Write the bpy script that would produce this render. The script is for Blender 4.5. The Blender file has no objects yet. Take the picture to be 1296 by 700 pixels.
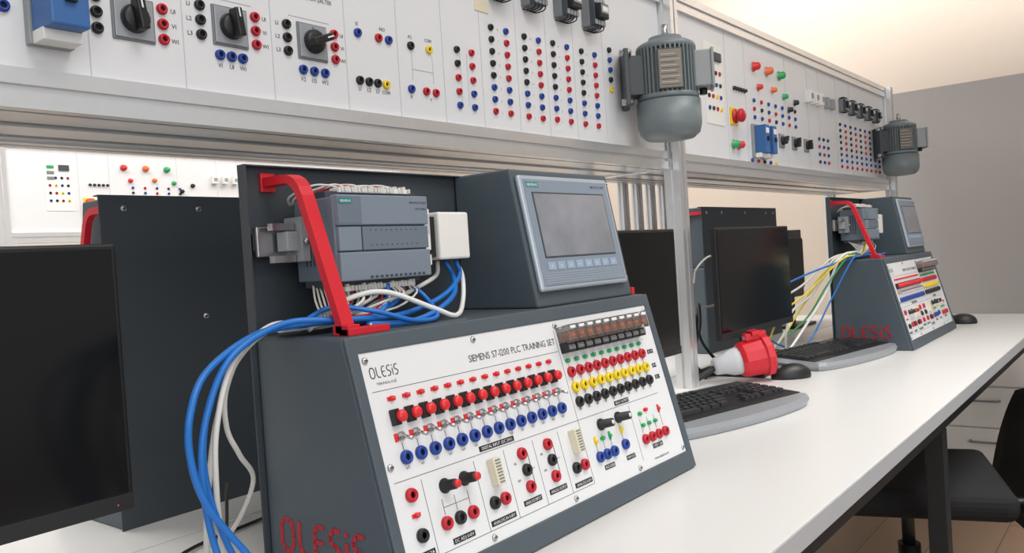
import bpy, bmesh, math, random
from mathutils import Matrix, Vector
random.seed(7)
scn=bpy.context.scene
COL=scn.collection
T=0.75  # desk top height
try:
    scn.view_settings.view_transform='Standard'; scn.view_settings.look='None'
except Exception: pass

# ------------------------------------------------ materials
def mat(name,rgb,rough=.5,metal=0,noise=0,nscale=40,bump=0,coat=0,emit=0,trans=0,spec=.5):
    m=bpy.data.materials.new(name);m.use_nodes=True;nt=m.node_tree
    b=nt.nodes['Principled BSDF']
    c=[(x/255/12.92 if x/255<.04045 else ((x/255+.055)/1.055)**2.4) for x in rgb]+[1]
    b.inputs['Base Color'].default_value=c
    b.inputs['Roughness'].default_value=rough;b.inputs['Metallic'].default_value=metal
    b.inputs['Coat Weight'].default_value=coat
    b.inputs['Specular IOR Level'].default_value=spec
    if trans:b.inputs['Transmission Weight'].default_value=trans
    if emit:
        b.inputs['Emission Color'].default_value=c;b.inputs['Emission Strength'].default_value=emit
    if noise or bump:
        tc=nt.nodes.new('ShaderNodeTexCoord');n=nt.nodes.new('ShaderNodeTexNoise');n.inputs['Scale'].default_value=nscale
        n.inputs['Detail'].default_value=4
        nt.links.new(tc.outputs['Object'],n.inputs['Vector'])
        if noise:
            r=nt.nodes.new('ShaderNodeMapRange');r.inputs['To Min'].default_value=1-noise;r.inputs['To Max'].default_value=1+noise
            nt.links.new(n.outputs['Fac'],r.inputs['Value'])
            mx=nt.nodes.new('ShaderNodeVectorMath');mx.operation='SCALE';mx.inputs[0].default_value=c[:3]
            nt.links.new(r.outputs['Result'],mx.inputs['Scale']);nt.links.new(mx.outputs['Vector'],b.inputs['Base Color'])
        if bump:
            bp=nt.nodes.new('ShaderNodeBump');bp.inputs['Strength'].default_value=bump;bp.inputs['Distance'].default_value=.001
            nt.links.new(n.outputs['Fac'],bp.inputs['Height']);nt.links.new(bp.outputs['Normal'],b.inputs['Normal'])
    return m
M=dict(
 case=mat('case_powdercoat',(76,87,95),.45,0,.04,60,.15),
 plate=mat('backplate_powdercoat',(58,65,71),.5,0,.04,60,.15),
 panel=mat('panel_white',(224,226,228),.38,0,.01,5),
 board=mat('board_white',(220,222,225),.35,0,.01,3),
 desk=mat('desk_laminate',(221,221,220),.30,0,.012,6),
 edge=mat('desk_edge',(178,182,186),.45),
 black=mat('black_plastic',(24,25,27),.42),
 blackm=mat('black_matte',(30,31,33),.65),
 hole=mat('hole_black',(6,6,7),.7),
 gloss=mat('screen_gloss',(6,7,8),.2,spec=.35),
 red=mat('red_plastic',(190,22,42),.4),
 redp=mat('red_powdercoat',(208,30,46),.38,0,.03,50),
 redt=mat('red_cutout',(184,34,48),.5),
 blue=mat('blue_plastic',(22,62,150),.4),
 yellow=mat('yellow_plastic',(235,205,20),.4),
 green=mat('green_lens',(40,165,95),.3),
 redl=mat('red_lens',(220,40,45),.3),
 orange=mat('orange_lens',(235,110,50),.3),
 steel=mat('steel',(190,190,192),.3,1),
 alu=mat('aluminium_anodised',(226,227,228),.28,.75,.03,80),
 silver=mat('silver_plastic',(162,167,173),.34,.3),
 plc=mat('plc_grey',(106,118,131),.5),
 plcl=mat('plc_grey_light',(122,134,148),.5),
 plcd=mat('plc_dark',(62,68,76),.5),
 white=mat('white_plastic',(232,232,228),.4),
 wire=mat('white_wire',(214,212,206),.5),
 bluec=mat('blue_cable',(30,112,196),.4),
 yellowc=mat('yellow_cable',(226,200,60),.4),
 greenc=mat('green_cable',(60,150,90),.4),
 redc=mat('red_cable',(190,30,40),.4),
 bezel=mat('hmi_bezel',(176,188,199),.32,.3),
 hmif=mat('hmi_face',(132,146,162),.4,.1),
 lcd=mat('hmi_lcd',(124,130,140),.1,0,.45,16,coat=.6),  # mottled colour noise stands in for streaky reflections on the glass
 key=mat('hmi_key',(150,168,190),.45),
 teal=mat('teal_print',(0,130,125),.5),
 ink=mat('ink_dark',(40,42,46),.6),
 inkl=mat('ink_light',(190,193,198),.6),
 inkw=mat('ink_white',(232,232,232),.6),
 motor=mat('motor_paint',(114,124,127),.40,0,.05,30,.2),
 motord=mat('motor_bracket',(66,72,75),.5),
 nplate=mat('nameplate_bronze',(112,104,94),.35,.5),
 boxg=mat('terminal_box_grey',(146,151,154),.45),
 beige=mat('beige_plastic',(222,214,190),.5),
 brown=mat('relay_coil',(150,98,72),.3,0,.4,300),
 clear=mat('relay_clear',(238,234,230),.05,0,trans=.92),
 breaker=mat('breaker_blue',(52,100,160),.45),
 grey=mat('mid_grey',(120,124,128),.5),
 fabric=mat('chair_fabric',(24,25,28),.9,0,.15,300,.5),
 keycap=mat('keycap_black',(44,46,50),.5),
 wallc=mat('wall_cream_paint',(226,214,202),.8,0,.015,2,.05),
 wallg=mat('wall_grey',(166,163,162),.8,0,.02,2,.05),
 wallr=mat('wall_white_paint',(216,212,205),.8,0,.015,2,.05),
 ceil=mat('ceiling_white',(235,235,232),.9,0,.01,2),
)
# floor: wood-look vinyl
fm=mat('floor_vinyl',(176,138,104),.45);nt=fm.node_tree;b=nt.nodes['Principled BSDF']
tc=nt.nodes.new('ShaderNodeTexCoord');br=nt.nodes.new('ShaderNodeTexBrick');br.inputs['Scale'].default_value=1
br.inputs['Brick Width'].default_value=1.2;br.inputs['Row Height'].default_value=.2;br.inputs['Mortar Size'].default_value=.002
br.inputs['Color1'].default_value=(.27,.175,.11,1);br.inputs['Color2'].default_value=(.23,.15,.095,1);br.inputs['Mortar'].default_value=(.09,.065,.05,1)
nt.links.new(tc.outputs['Object'],br.inputs['Vector']);nt.links.new(br.outputs['Color'],b.inputs['Base Color'])
M['floor']=fm

# ------------------------------------------------ glyphs
CH="ABCDEFGHIJKLMNOPQRSTUVWXYZabcdefghijklmnopqrstuvwxyz0123456789-().:+/ÜÇŞİ%"
gl={}
_t=[]
for ch in CH:
    cu=bpy.data.curves.new('g','FONT');cu.body=ch;cu.size=1;cu.resolution_u=2
    o=bpy.data.objects.new('g',cu);COL.objects.link(o);_t.append((ch,o,cu))
dg=bpy.context.evaluated_depsgraph_get();dg.update()
for ch,o,cu in _t:
    me=bpy.data.meshes.new_from_object(o.evaluated_get(dg))
    vs=[v.co.copy() for v in me.vertices];fs=[tuple(p.vertices) for p in me.polygons]
    if vs: x0=min(v.x for v in vs);x1=max(v.x for v in vs)
    else: x0=0;x1=.3
    gl[ch]=([Vector((v.x-x0,v.y,0)) for v in vs],fs,x1-x0)
    bpy.data.meshes.remove(me)
for ch,o,cu in _t:
    bpy.data.objects.remove(o);bpy.data.curves.remove(cu)

# ------------------------------------------------ mesh builder
class MB:
    def __init__(s): s.v=[];s.f=[];s.m=[];s.s=[];s.mats=[]
    def mi(s,k):
        if k not in s.mats:s.mats.append(k)
        return s.mats.index(k)
    def add(s,vs,fs,m,smooth=False,mx=None):
        o=len(s.v);i=s.mi(m)
        for v in vs:
            v=Vector(v); s.v.append(mx@v if mx else v)
        for f in fs: s.f.append(tuple(o+a for a in f));s.m.append(i);s.s.append(smooth)
        return s
    def box(s,x0,x1,y0,y1,z0,z1,m,bev=0,mx=None,seg=2):
        if bev<=0:
            vs=[(x,y,z) for x in(x0,x1) for y in(y0,y1) for z in(z0,z1)]
            fs=[(0,1,3,2),(4,6,7,5),(0,4,5,1),(2,3,7,6),(0,2,6,4),(1,5,7,3)]
            return s.add(vs,fs,m,False,mx)
        bm=bmesh.new();bmesh.ops.create_cube(bm,size=1)
        for v in bm.verts: v.co=Vector(((x0+x1)/2+v.co.x*(x1-x0),(y0+y1)/2+v.co.y*(y1-y0),(z0+z1)/2+v.co.z*(z1-z0)))
        bmesh.ops.bevel(bm,geom=bm.edges[:],offset=bev,segments=seg,profile=.5,affect='EDGES')
        s.frombm(bm,m,mx);return s
    def frombm(s,bm,m,mx=None,smooth=False):
        bm.verts.index_update()
        s.add([v.co.copy() for v in bm.verts],[tuple(v.index for v in f.verts) for f in bm.faces],m,smooth,mx);bm.free()
    def lathe(s,prof,n,m,mx=None,smooth=True):
        vs=[];fs=[]
        for r,z in prof:
            for i in range(n):
                a=2*math.pi*i/n;vs.append((r*math.cos(a),r*math.sin(a),z))
        for j in range(len(prof)-1):
            for i in range(n):
                k=(i+1)%n;fs.append((j*n+i,j*n+k,(j+1)*n+k,(j+1)*n+i))
        s.add(vs,fs,m,smooth,mx)
        o=len(s.v)-len(vs);mi=s.mi(m)
        if prof[0][0]>1e-6: s.f.append(tuple(o+i for i in reversed(range(n))));s.m.append(mi);s.s.append(False)
        if prof[-1][0]>1e-6: s.f.append(tuple(o+(len(prof)-1)*n+i for i in range(n)));s.m.append(mi);s.s.append(False)
        return s
    def cyl(s,p0,p1,r0,r1,m,n=16,smooth=True):
        p0=Vector(p0);p1=Vector(p1);d=p1-p0
        q=d.to_track_quat('Z','Y').to_matrix().to_4x4()
        return s.lathe([(r0,0),(r1,d.length)],n,m,Matrix.Translation(p0)@q,smooth)
    def prism(s,poly,a0,a1,m,axis='x',mx=None):
        def P(a,p):
            return {'x':(a,p[0],p[1]),'y':(p[0],a,p[1]),'z':(p[0],p[1],a)}[axis]
        n=len(poly);vs=[P(a0,p) for p in poly]+[P(a1,p) for p in poly]
        fs=[tuple(range(n)),tuple(reversed(range(n,2*n)))]+[(i,n+i,n+(i+1)%n,(i+1)%n) for i in range(n)]
        return s.add(vs,fs,m,False,mx)
    def tube(s,pts,r,m,n=8,sub=6):
        pts=[Vector(p) for p in pts];P=[]
        e=[pts[0]*2-pts[1]]+pts+[pts[-1]*2-pts[-2]]
        for i in range(1,len(e)-2):
            for k in range(sub):
                t=k/sub;a,b,c,d=e[i-1],e[i],e[i+1],e[i+2]
                P.append(.5*((2*b)+(c-a)*t+(2*a-5*b+4*c-d)*t*t+(3*b-a-3*c+d)*t**3))
        P.append(pts[-1])
        vs=[];pr=None
        for i,p in enumerate(P):
            tg=(P[min(i+1,len(P)-1)]-P[max(i-1,0)]).normalized()
            if pr is None: nrm=tg.orthogonal().normalized()
            else:
                nrm=(pr-tg*pr.dot(tg)).normalized()
            pr=nrm;bn=tg.cross(nrm)
            for k in range(n):
                a=2*math.pi*k/n;vs.append(p+(nrm*math.cos(a)+bn*math.sin(a))*r)
        fs=[(j*n+i,j*n+(i+1)%n,(j+1)*n+(i+1)%n,(j+1)*n+i) for j in range(len(P)-1) for i in range(n)]
        fs.append(tuple(reversed(range(n))));fs.append(tuple((len(P)-1)*n+i for i in range(n)))
        return s.add(vs,fs,m,True)
    def text(s,st,size,mx,m='ink',align='C',width=None,gap=.08):
        w=0
        for c in st: w+=.32 if c==' ' else gl[c][2]+gap
        w-=gap;sx=size
        if width: sx=width/w
        x=-w/2 if align=='C' else (0 if align=='L' else -w)
        for c in st:
            if c==' ': x+=.32;continue
            g=gl[c];s.add([(( v.x+x)*sx,v.y*size,0) for v in g[0]],g[1],m,False,mx);x+=g[2]+gap
        return s
    def mesh(s,name):
        me=bpy.data.meshes.new(name);me.from_pydata([tuple(v) for v in s.v],[],s.f)
        for k in s.mats: me.materials.append(M[k])
        me.polygons.foreach_set('material_index',s.m);me.polygons.foreach_set('use_smooth',s.s);me.update();return me
def ob(name,data,parent=None,mx=None,label=None,cat=None,kind=None,group=None):
    if isinstance(data,MB): data=data.mesh(name)
    o=bpy.data.objects.new(name,data);COL.objects.link(o)
    if parent: o.parent=parent
    if mx is not None: o.matrix_local=mx
    if label:o['label']=label
    if cat:o['category']=cat
    if kind:o['kind']=kind
    if group:o['group']=group
    return o
def root(name,loc,label,cat,rz=0,group=None):
    return ob(name,None,None,Matrix.Translation(loc)@Matrix.Rotation(rz,4,'Z'),label,cat,None,group)
def copy_tree(r,mx,skip=()):
    n=r.copy();COL.objects.link(n);n.matrix_world=mx
    def rec(a,b):
        for c in list(a.children):
            if c.name.split('.')[0] in skip: continue
            k=c.copy();COL.objects.link(k);k.parent=b;rec(c,k)
    rec(r,n);return n
TR=lambda x,y,z:Matrix.Translation((x,y,z))

# maker's logo: stroked letters
def logo(mb,mx,W,Hh,m,th=.15,depth=.0008):
    C=.22
    L={'O':(.85,[[(.85,.5),(.85,C),(.85-C,0),(C,0),(0,C),(0,1-C),(C,1),(.85-C,1),(.85,1-C),(.85,.5)]]),
       'L':(.6,[[(0,1),(0,C),(C,0),(.6,0)]]),
       'E':(.6,[[(.6,1),(C,1),(0,1-C),(0,C),(C,0),(.6,0)],[(0,.5),(.52,.5)]]),
       'S':(.62,[[(.62,1),(C,1),(0,1-C),(0,.5+C*.8),(C,.5),(.62-C,.5),(.62,.5-C*.8),(.62,C),(.62-C,0),(0,0)]]),
       'i':(.0,[[(0,0),(0,.66)],[(0,.9),(0,1)]])}
    tot=sum(L[c][0] for c in 'OLESiS')+(.26+th)*5+th;x=th/2;s=W/tot
    for c in 'OLESiS':
        w,pl=L[c]
        for p in pl:
            for a,b_ in zip(p,p[1:]):
                A=Vector(((a[0]+x)*s,(th/2+a[1]*(1-th))*Hh,0));B=Vector(((b_[0]+x)*s,(th/2+b_[1]*(1-th))*Hh,0))
                d=B-A;q=th*s*.5;n=Vector((-d.y,d.x,0)).normalized()*q;e_=d.normalized()*q*.42
                A-=e_;B+=e_;z=Vector((0,0,depth))
                mb.add([A+n,A-n,B-n,B+n,A+n+z,A-n+z,B-n+z,B+n+z],[(4,5,6,7),(0,1,5,4),(1,2,6,5),(2,3,7,6),(3,0,4,7)],m,False,mx)
        x+=w+.26+th

# ------------------------------------------------ shared small parts
def socket_mesh(col,r=.0078,n=16):
    b=MB()
    b.lathe([(r,0),(r,.0032),(r*.86,.0055),(r*.5,.0055),(r*.5,.002)],n,col)
    b.f.pop();b.m.pop();b.s.pop()
    b.lathe([(r*.5,.0022),(0,.0022)],n,'hole',None,False)
    return b.mesh('socket_'+col)
SK={c:socket_mesh(c) for c in('red','blue','black','yellow','green')}
SKM={c:socket_mesh(c,.0071,14) for c in('red','blue','black','yellow')}
SKS={c:socket_mesh(c,.0064,10) for c in('red','blue','black','yellow')}
LC={'r':'red','b':'blue','k':'black','y':'yellow'}
def led_mesh(c):
    b=MB();b.lathe([(.0032,0),(.0032,.002),(.0025,.004),(0,.005)],10,c);b.box(-.006,.006,-.0022,.0022,0,.0012,c,0);return b.mesh('lamp')
LED={c:led_mesh(c) for c in('redl','green','yellow')}

# ================================================ PLC training console (local frame)
BW=.652;FT=.074;ZT=.286;BD=.230;SL=math.hypot(FT,ZT)
sy,sz=FT/SL,ZT/SL
MF=Matrix(((1,0,0,0),(0,sy,-sz,0),(0,sz,sy,0),(0,0,0,1)))
def F(u,v,w=.0): return MF@TR(u,v,w)
st=root('training_console',(.573,.619,T),'dark grey training console with sloped white socket panel','training console',group='training consoles on the benches')
hb=MB()
bm=bmesh.new()
prof=[(0,0),(FT,ZT),(BD,ZT),(BD,0)]
vs=[bm.verts.new((x,p[0],p[1])) for x in(0,BW) for p in prof]
bm.faces.new(vs[0:4][::1]);bm.faces.new(vs[4:8][::-1])
for i in range(4): bm.faces.new((vs[i],vs[4+i],vs[4+(i+1)%4],vs[(i+1)%4]))
bmesh.ops.recalc_face_normals(bm,faces=bm.faces)
bmesh.ops.bevel(bm,geom=bm.edges[:],offset=.004,segments=2,profile=.5,affect='EDGES')
hb.frombm(bm,'case')
e=.004
hb.box(0,.014,.002,SL-.001,0,e,'case',.0015,MF);hb.box(BW-.016,BW,.002,SL-.001,0,e,'case',.0015,MF)
hb.box(.012,BW-.014,.002,.03,0,e,'case',.0015,MF);hb.box(.012,BW-.014,.276,SL-.001,0,e,'case',.0015,MF)
housing=ob('housing',hb,st,Matrix())
lb=MB();logo(lb,Matrix(((0,0,-1,-.0002),(-1,0,0,.207),(0,1,0,.034),(0,0,0,1))),.148,.044,'redt',.19)
ob('side_lettering',lb,st,Matrix(),'red cut-out maker lettering')
fpn=MB();fpn.box(.014,BW-.016,.03,.276,0,.002,'panel',.0005,MF)
def fl(u0,v0,u1,v1,m='ink',w=.0022): fpn.box(min(u0,u1)-.0003,max(u0,u1)+.0003,min(v0,v1)-.0003,max(v0,v1)+.0003,.001,w,m,0,MF)
fl(.022,.232,.368,.232);fl(.37,.045,.37,.262);fl(.022,.133,.60,.133)
for u in(.06,.147,.203,.262,.318,.505):fl(u,.045,u,.128)
fl(.022,.045,.368,.045);fl(.376,.222,.606,.222,'inkl')
pf=fpn.mesh('front_panel');front=ob('front_panel',pf,st,Matrix(),'white printed socket panel')
tx=MB()
logo(tx,F(.024,.246,.0018),.042,.013,'ink',.13,.0006)
tx.text('TEKNOLOJİ',.004,F(.045,.2385,.0023),'ink','C',.03)
tx.text('SIEMENS S7-1200 PLC TRAINING SET',.0125,F(.366,.2425,.0023),'ink','R',.182)
def tag(u,v,s,w,h=.0065):
    tx.box(u-w/2,u+w/2,v-h/2,v+h/2,.001,.0026,'black',0,MF);tx.text(s,h*.8,F(u,v-h*.28,.0029),'inkw','C',w*.88)
tag(.195,.1385,'DIGITAL INPUT (DC 24V)',.066);tag(.49,.1385,'RELAY OUTPUT',.04)
tag(.040,.052,'DC 24V 2A',.032);tag(.103,.052,'DC ADJ 0-10V',.036);tag(.174,.052,'ANALOG IN 0-10V',.046)
tag(.234,.058,'ANALOG INPUT',.036);tag(.289,.058,'ANALOG OUTPUT',.038);tag(.346,.052,'ANALOG 0-10V',.04);tag(.416,.058,'ENCODER',.026);tag(.475,.058,'PWM OUT',.024);tag(.557,.058,'STEP / DIR',.03)
tag(.613,.2,'DC 24V',.018);tag(.613,.177,'0V',.012);tag(.613,.158,'DC +',.014)
tx.text('www.olesis.com.tr',.006,F(.56,.0385,.0023),'ink','C',.045)
for i in range(14):
    u=.046+.0226*i
    tx.text(('a.%d'%i if i<8 else 'b.%d'%(i-8)),.0045,F(u,.1435,.0023),'ink','C')
    tx.box(u-.0003,u+.0003,.163,.172,.001,.0023,'ink',0,MF)
for i in range(10):
    u=.384+.0222*i
    tx.text('a.%d'%i,.0042,F(u,.1462,.0023),'ink','C')
    tx.box(u-.0003,u+.0003,.145,.21,.001,.0023,'ink',0,MF)
for u in(.234,.289):
    for v in(.085,.106): tx.text('AI%d'%(v>.1),.0045,F(u-.016,v,.0023),'ink')
    tx.box(u+.012,u+.013,.078,.116,.001,.0023,'ink',0,MF);tx.box(u+.006,u+.020,.095,.0955,.001,.0023,'ink',0,MF)
for u in(.083,.103,.125): tx.box(u-.0003,u+.0003,.083,.1,.001,.0023,'ink',0,MF)
tx.box(.083,.125,.0905,.091,.001,.0023,'ink',0,MF)
for u in(.397,.416,.435,.467,.525,.546,.567,.588): tx.box(u-.0003,u+.0003,.083,.104,.001,.0023,'ink',0,MF)
ob('lettering',tx,front,Matrix(),'dark printed lettering and symbols')
def sk(c,u,v): ob('socket',SK[LC[c]],st,F(u,v,.002),LC[c]+' banana socket')
def led(c,u,v,flip=False): ob('indicator_lamp',LED[c],st,F(u,v,.002)@Matrix.Rotation(math.pi/2 if flip else 0,4,'Z'),None)
pb=MB();pb.box(-.0085,.0015,-.009,.009,0,.007,'black',.001);pb.lathe([(.0068,0),(.0068,.010),(.0055,.012),(0,.0125)],14,'redl',TR(.002,0,0))
pbm=pb.mesh('push_button')
tg=MB();tg.lathe([(.0055,0),(.0055,.003),(.0035,.003),(.0035,.006),(0,.006)],6,'steel',None,False)
tg.cyl((0,0,.005),(.001,-.005,.017),.0016,.0022,'steel',8);tg.box(-.009,-.0045,-.005,.004,0,.0012,'redl')
tgm=tg.mesh('toggle_switch')
for i in range(14):
    u=.046+.0226*i
    ob('indicator_lamp',LED['redl'],st,F(u,.2215,.002))
    ob('push_button',pbm,st,F(u,.2005,.002),'black push button with red cap')
    ob('toggle_switch',tgm,st,F(u,.1795,.002),'steel toggle lever with red tab')
    sk('b',u,.156)
rl=MB();rl.box(-.0092,.0092,-.019,-.004,0,.014,'black',.001);rl.box(-.0072,.0072,-.003,.010,0,.019,'brown',.001);rl.box(-.0072,.0072,.010,.016,0,.019,'silver',.001)
rl.box(-.0088,.0088,-.007,.0188,0,.0245,'clear',.0012);rl.box(-.003,.003,.002,.006,.019,.0205,'orange');rl.box(-.0075,.0075,-.016,-.009,.014,.0155,'grey')
for q in(-.005,0,.005): rl.lathe([(.0014,.0155),(.0014,.0165),(0,.0165)],6,'steel',TR(q,-.0125,0))
rl.box(-.0065,.0065,.0125,.0165,.0242,.0250,'inkw')
rlm=rl.mesh('relay')
for i in range(10):
    u=.384+.0222*i
    ob('relay',rlm,st,F(u,.246,.002),'small clear-cased plug-in relay on black base')
    led('green',u,.2165)
    sk('r',u,.2);sk('y',u,.178);sk('k',u,.157)
for c,u,v in [('r',.040,.116),('k',.042,.072),('r',.081,.074),('k',.103,.074),('r',.125,.074),('k',.164,.074),('r',.184,.074),('r',.234,.117),('k',.236,.096),('r',.235,.075),('r',.289,.117),('k',.290,.096),('r',.289,.075),('k',.337,.074),('r',.357,.074),('b',.397,.075),('b',.416,.075),('b',.435,.075),('b',.467,.078),('r',.525,.073),('r',.546,.073),('r',.567,.073),('r',.588,.073)]: sk(c,u,v)
led('redl',.041,.094);led('yellow',.397,.098,True);led('green',.416,.098);led('green',.435,.098,True);led('yellow',.467,.1,True)
for u in(.53,.549,.568):led('green',u,.094)
led('green',.53,.112);led('redl',.549,.115);led('redl',.587,.11,True)
kn=MB();kn.lathe([(.0085,0),(.0085,.002),(.0062,.003),(.0058,.018),(.0045,.020)],18,'black');kn.lathe([(.0045,.020),(.0045,.0235),(0,.0238)],12,'redl')
knm=kn.mesh('potentiometer_knob')
for u,v in [(.092,.113),(.125,.113)]: ob('potentiometer_knob',knm,st,F(u,v,.002),'black potentiometer knob with red cap')
k2=MB();k2.lathe([(.0085,0),(.0085,.003),(.0065,.004),(.006,.022),(0,.0225)],18,'black');k2.lathe([(.003,.0222),(.003,.0235),(0,.0237)],10,'inkw')
k2m=k2.mesh('selector_knob')
for u,v in [(.420,.117),(.468,.118)]: ob('selector_knob',k2m,st,F(u,v,.002),'black selector knob')
tb=MB();tb.box(-.007,.007,-.016,.016,0,.012,'beige',.001)
for i in range(8): tb.box(-.0045,.0045,-.0135+i*.0037,-.0118+i*.0037,.0118,.0126,'grey')
tbm=tb.mesh('terminal_strip')
for u,v in [(.175,.108),(.347,.108)]: ob('terminal_strip',tbm,st,F(u,v,.002),'beige terminal strip')
sc=MB();sc.lathe([(.0042,0),(.0042,.001),(.003,.0024),(0,.0026)],12,'steel');sc.box(-.003,.003,-.0005,.0005,.0024,.003,'ink')
scm=sc.mesh('screw')
for u,v in [(.0215,.267),(.0215,.038),(.628,.267),(.628,.038),(.375,.268),(.2,.2695),(.32,.037),(.15,.037),(.49,.037),(.0215,.15)]: ob('screw',scm,st,F(u,v,.002),'steel screw')
# back plate
bp=MB();bp.box(-.007,BW+.004,BD+.001,BD+.003,0,.4895,'plate',.0006)
bp.box(-.007,BW+.004,BD-.012,BD+.003,.4875,.4895,'plate',.0006)
bp.box(-.007,-.005,BD-.012,BD+.003,ZT,.4895,'plate')
ob('back_plate',bp,st,Matrix(),'dark grey sheet-metal back plate')
for x,z in [(.03,.47),(.1,.47),(.3,.47),(.5,.47),(.62,.47),(.115,.3),(.5,.3)]:
    ob('screw',scm,st,TR(x,BD+.003,z)@Matrix.Rotation(-math.pi/2,4,'X')@Matrix.Scale(1.25,4),'steel screw')
def handle(x,foot,w=.009):
    h=MB()
    cl=[(BD,.4695),(.190,.4695),(.178,.4685),(.169,.4640),(.162,.4560),(.157,.446),(.106,.306),(.1035,.298),(.1035,.289)]
    tk=.0052;o_=[];i_=[]
    for j,p in enumerate(cl):
        a=Vector(cl[max(j-1,0)]);b_=Vector(cl[min(j+1,len(cl)-1)]);d_=(b_-a).normalized();n_=Vector((d_.y,-d_.x))
        o_.append(tuple(Vector(p)+n_*tk));i_.append(tuple(Vector(p)-n_*tk))
    h.prism(o_+i_[::-1],x-w,x+w,'redp')
    h.box(x-w,x+w,.088,.114,ZT,ZT+.012,'redp',.001)
    if foot: h.box(x-w,x+.052,.086,.104,ZT,ZT+.008,'redp',.001)
    h.box(x-w-.001,x+w+.001,BD-.004,BD+.001,.458,.481,'redp',.001)
    h.lathe([(.0035,0),(.0035,.002),(0,.002)],10,'steel',TR(x+.03 if foot else x,.095,ZT+.008))
    return h
ob('carry_handle',handle(.030,True),st,Matrix(),'bent red metal carrying handle')
ob('carry_handle',handle(.640,False,.005),st,Matrix(),'bent red metal carrying handle')
# PLC
px0,px1,py0,py1,pz0,pz1=.052,.203,.131,.210,.345,.447
plc=MB();plc.box(px0,px1,py0+.006,py1,pz0+.002,pz1-.002,'plc',.002)
plc.box(px0+.002,px1-.002,py0+.02,py1-.01,pz0-.006,pz1+.006,'plcd',.001)
for i in range(5): plc.box(px0-.0004,px0+.001,py0+.03+i*.007,py0+.033+i*.007,pz0+.02,pz1-.02,'plcd')
pl=ob('controller',plc,st,Matrix(),'grey modular controller on a DIN rail')
d=MB();d.box(px0+.001,px1-.001,py0-.001,py0+.012,pz0+.066,pz1,'plcl',.0015);d.box(px0+.001,px0+.037,py0-.0016,py0,pz0+.068,pz1-.002,'plc',.0004)
ob('terminal_cover',d,pl,Matrix())
d=MB();d.box(px0+.001,px1-.001,py0-.001,py0+.012,pz0,pz0+.034,'plcl',.0015)
for i in range(12): d.box(px0+.045+i*.008,px0+.0495+i*.008,py0-.0014,py0,pz0+.002,pz0+.005,'plcd')
ob('terminal_cover',d,pl,Matrix())
d=MB();d.box(px0+.002,px0+.036,py0,py0+.008,pz0+.036,pz0+.064,'plcl',.0008);d.box(px0+.038,px1-.002,py0,py0+.008,pz0+.036,pz0+.064,'plc',.0008)
for j in range(2):
    for i in range(10): d.box(px0+.05+i*.0085,px0+.0513+i*.0085,py0-.0004,py0+.001,pz0+.041+j*.018,pz0+.0425+j*.018,'plcd')
MX=Matrix(((1,0,0,0),(0,0,-1,0),(0,1,0,0),(0,0,0,1)))
def tface(mb,s,size,x,y,z,m,al='C',w=None): mb.text(s,size,TR(x,y,z)@MX,m,al,w)
d.box(px0+.003,px0+.022,py0-.0022,py0-.001,pz1-.0105,pz1-.0045,'teal');tface(d,'SIEMENS',.004,px0+.0125,py0-.0024,pz1-.009,'inkw','C',.016)
tface(d,'SIMATIC S7-1200',.004,px1-.004,py0-.0014,pz1-.010,'ink','R',.03)
tface(d,'CPU 1215C',.004,px1-.004,py0-.0014,pz1-.018,'ink','R',.02)
ob('fascia',d,pl,Matrix())
for zt_ in(pz1+.004,pz0-.012):
    d=MB()
    d.box(px0+.02,px1-.015,py0+.016,py0+.034,zt_,zt_+.006,'white',.0008)
    for i in range(22):
        q=random.uniform(-.0015,.002);d.box(px0+.022+i*.0052,px0+.0255+i*.0052,py0+.0145+q,py0+.03+q,zt_+.001,zt_+.0075+q,'wire')
    ob('terminal_block',d,pl,Matrix(),'white ribbed terminal block')
d=MB();d.box(-.002,.345,BD-.02,BD-.012,.38,.415,'steel',.0008);d.box(-.002,.345,BD-.012,BD+.001,.388,.407,'steel')
ob('mounting_rail',d,st,Matrix(),'steel DIN rail')
d=MB();d.box(.038,.050,.180,.212,.372,.425,'boxg',.001);d.box(.022,.040,.186,.206,.385,.408,'boxg',.001)
d.lathe([(.004,0),(.004,.004),(0,.004)],10,'steel',TR(.044,.180,.396)@Matrix.Rotation(math.pi/2,4,'X'));d.box(.006,.036,.19,.2,.372,.38,'steel');d.box(.006,.036,.19,.2,.41,.418,'steel')
ob('rail_clamp',d,st,Matrix(),'grey rail end clamp')
d=MB();d.box(.206,.221,.146,.208,.358,.432,'white',.001);d.box(.208,.219,.1445,.147,.372,.378,'black');d.box(.2075,.2195,.1448,.147,.40,.425,'inkl')
ob('communication_module',d,st,Matrix(),'slim white communication module')
d=MB();d.box(.222,.230,.146,.208,.368,.422,'black',.001);d.box(.232,.292,.140,.205,.364,.428,'white',.003)
for i in range(4): d.box(.236+i*.013,.246+i*.013,.146,.16,.3632,.3642,'hole')
d.box(.292,.2925,.155,.19,.385,.41,'grey')
ob('network_switch',d,st,Matrix(),'small white network switch box')
for i in range(20):
    x=.064+i*.0062+random.uniform(-.0015,.0015);w=MB();c='wire' if i not in(3,10,11,17) else 'redc'
    tx_=.035+i*.0035
    w.tube([(x,.15,.336),(x+random.uniform(-.004,.004),.144+random.uniform(-.006,.008),.324),(x-.010-i*.0016,.150+random.uniform(-.014,.012),.308+random.uniform(-.004,.010)),(tx_-.01,.165+random.uniform(-.018,.012),.294+.0028*(i%4)),(.02+random.uniform(-.014,.014),.172+i*.0018,.2915+.0012*(i%3))],.0014 if i%5 else .0020,c,6,4)
    ob('wire',w,st,Matrix(),'thin white control wire' if c=='wire' else 'thin red control wire')
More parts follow.
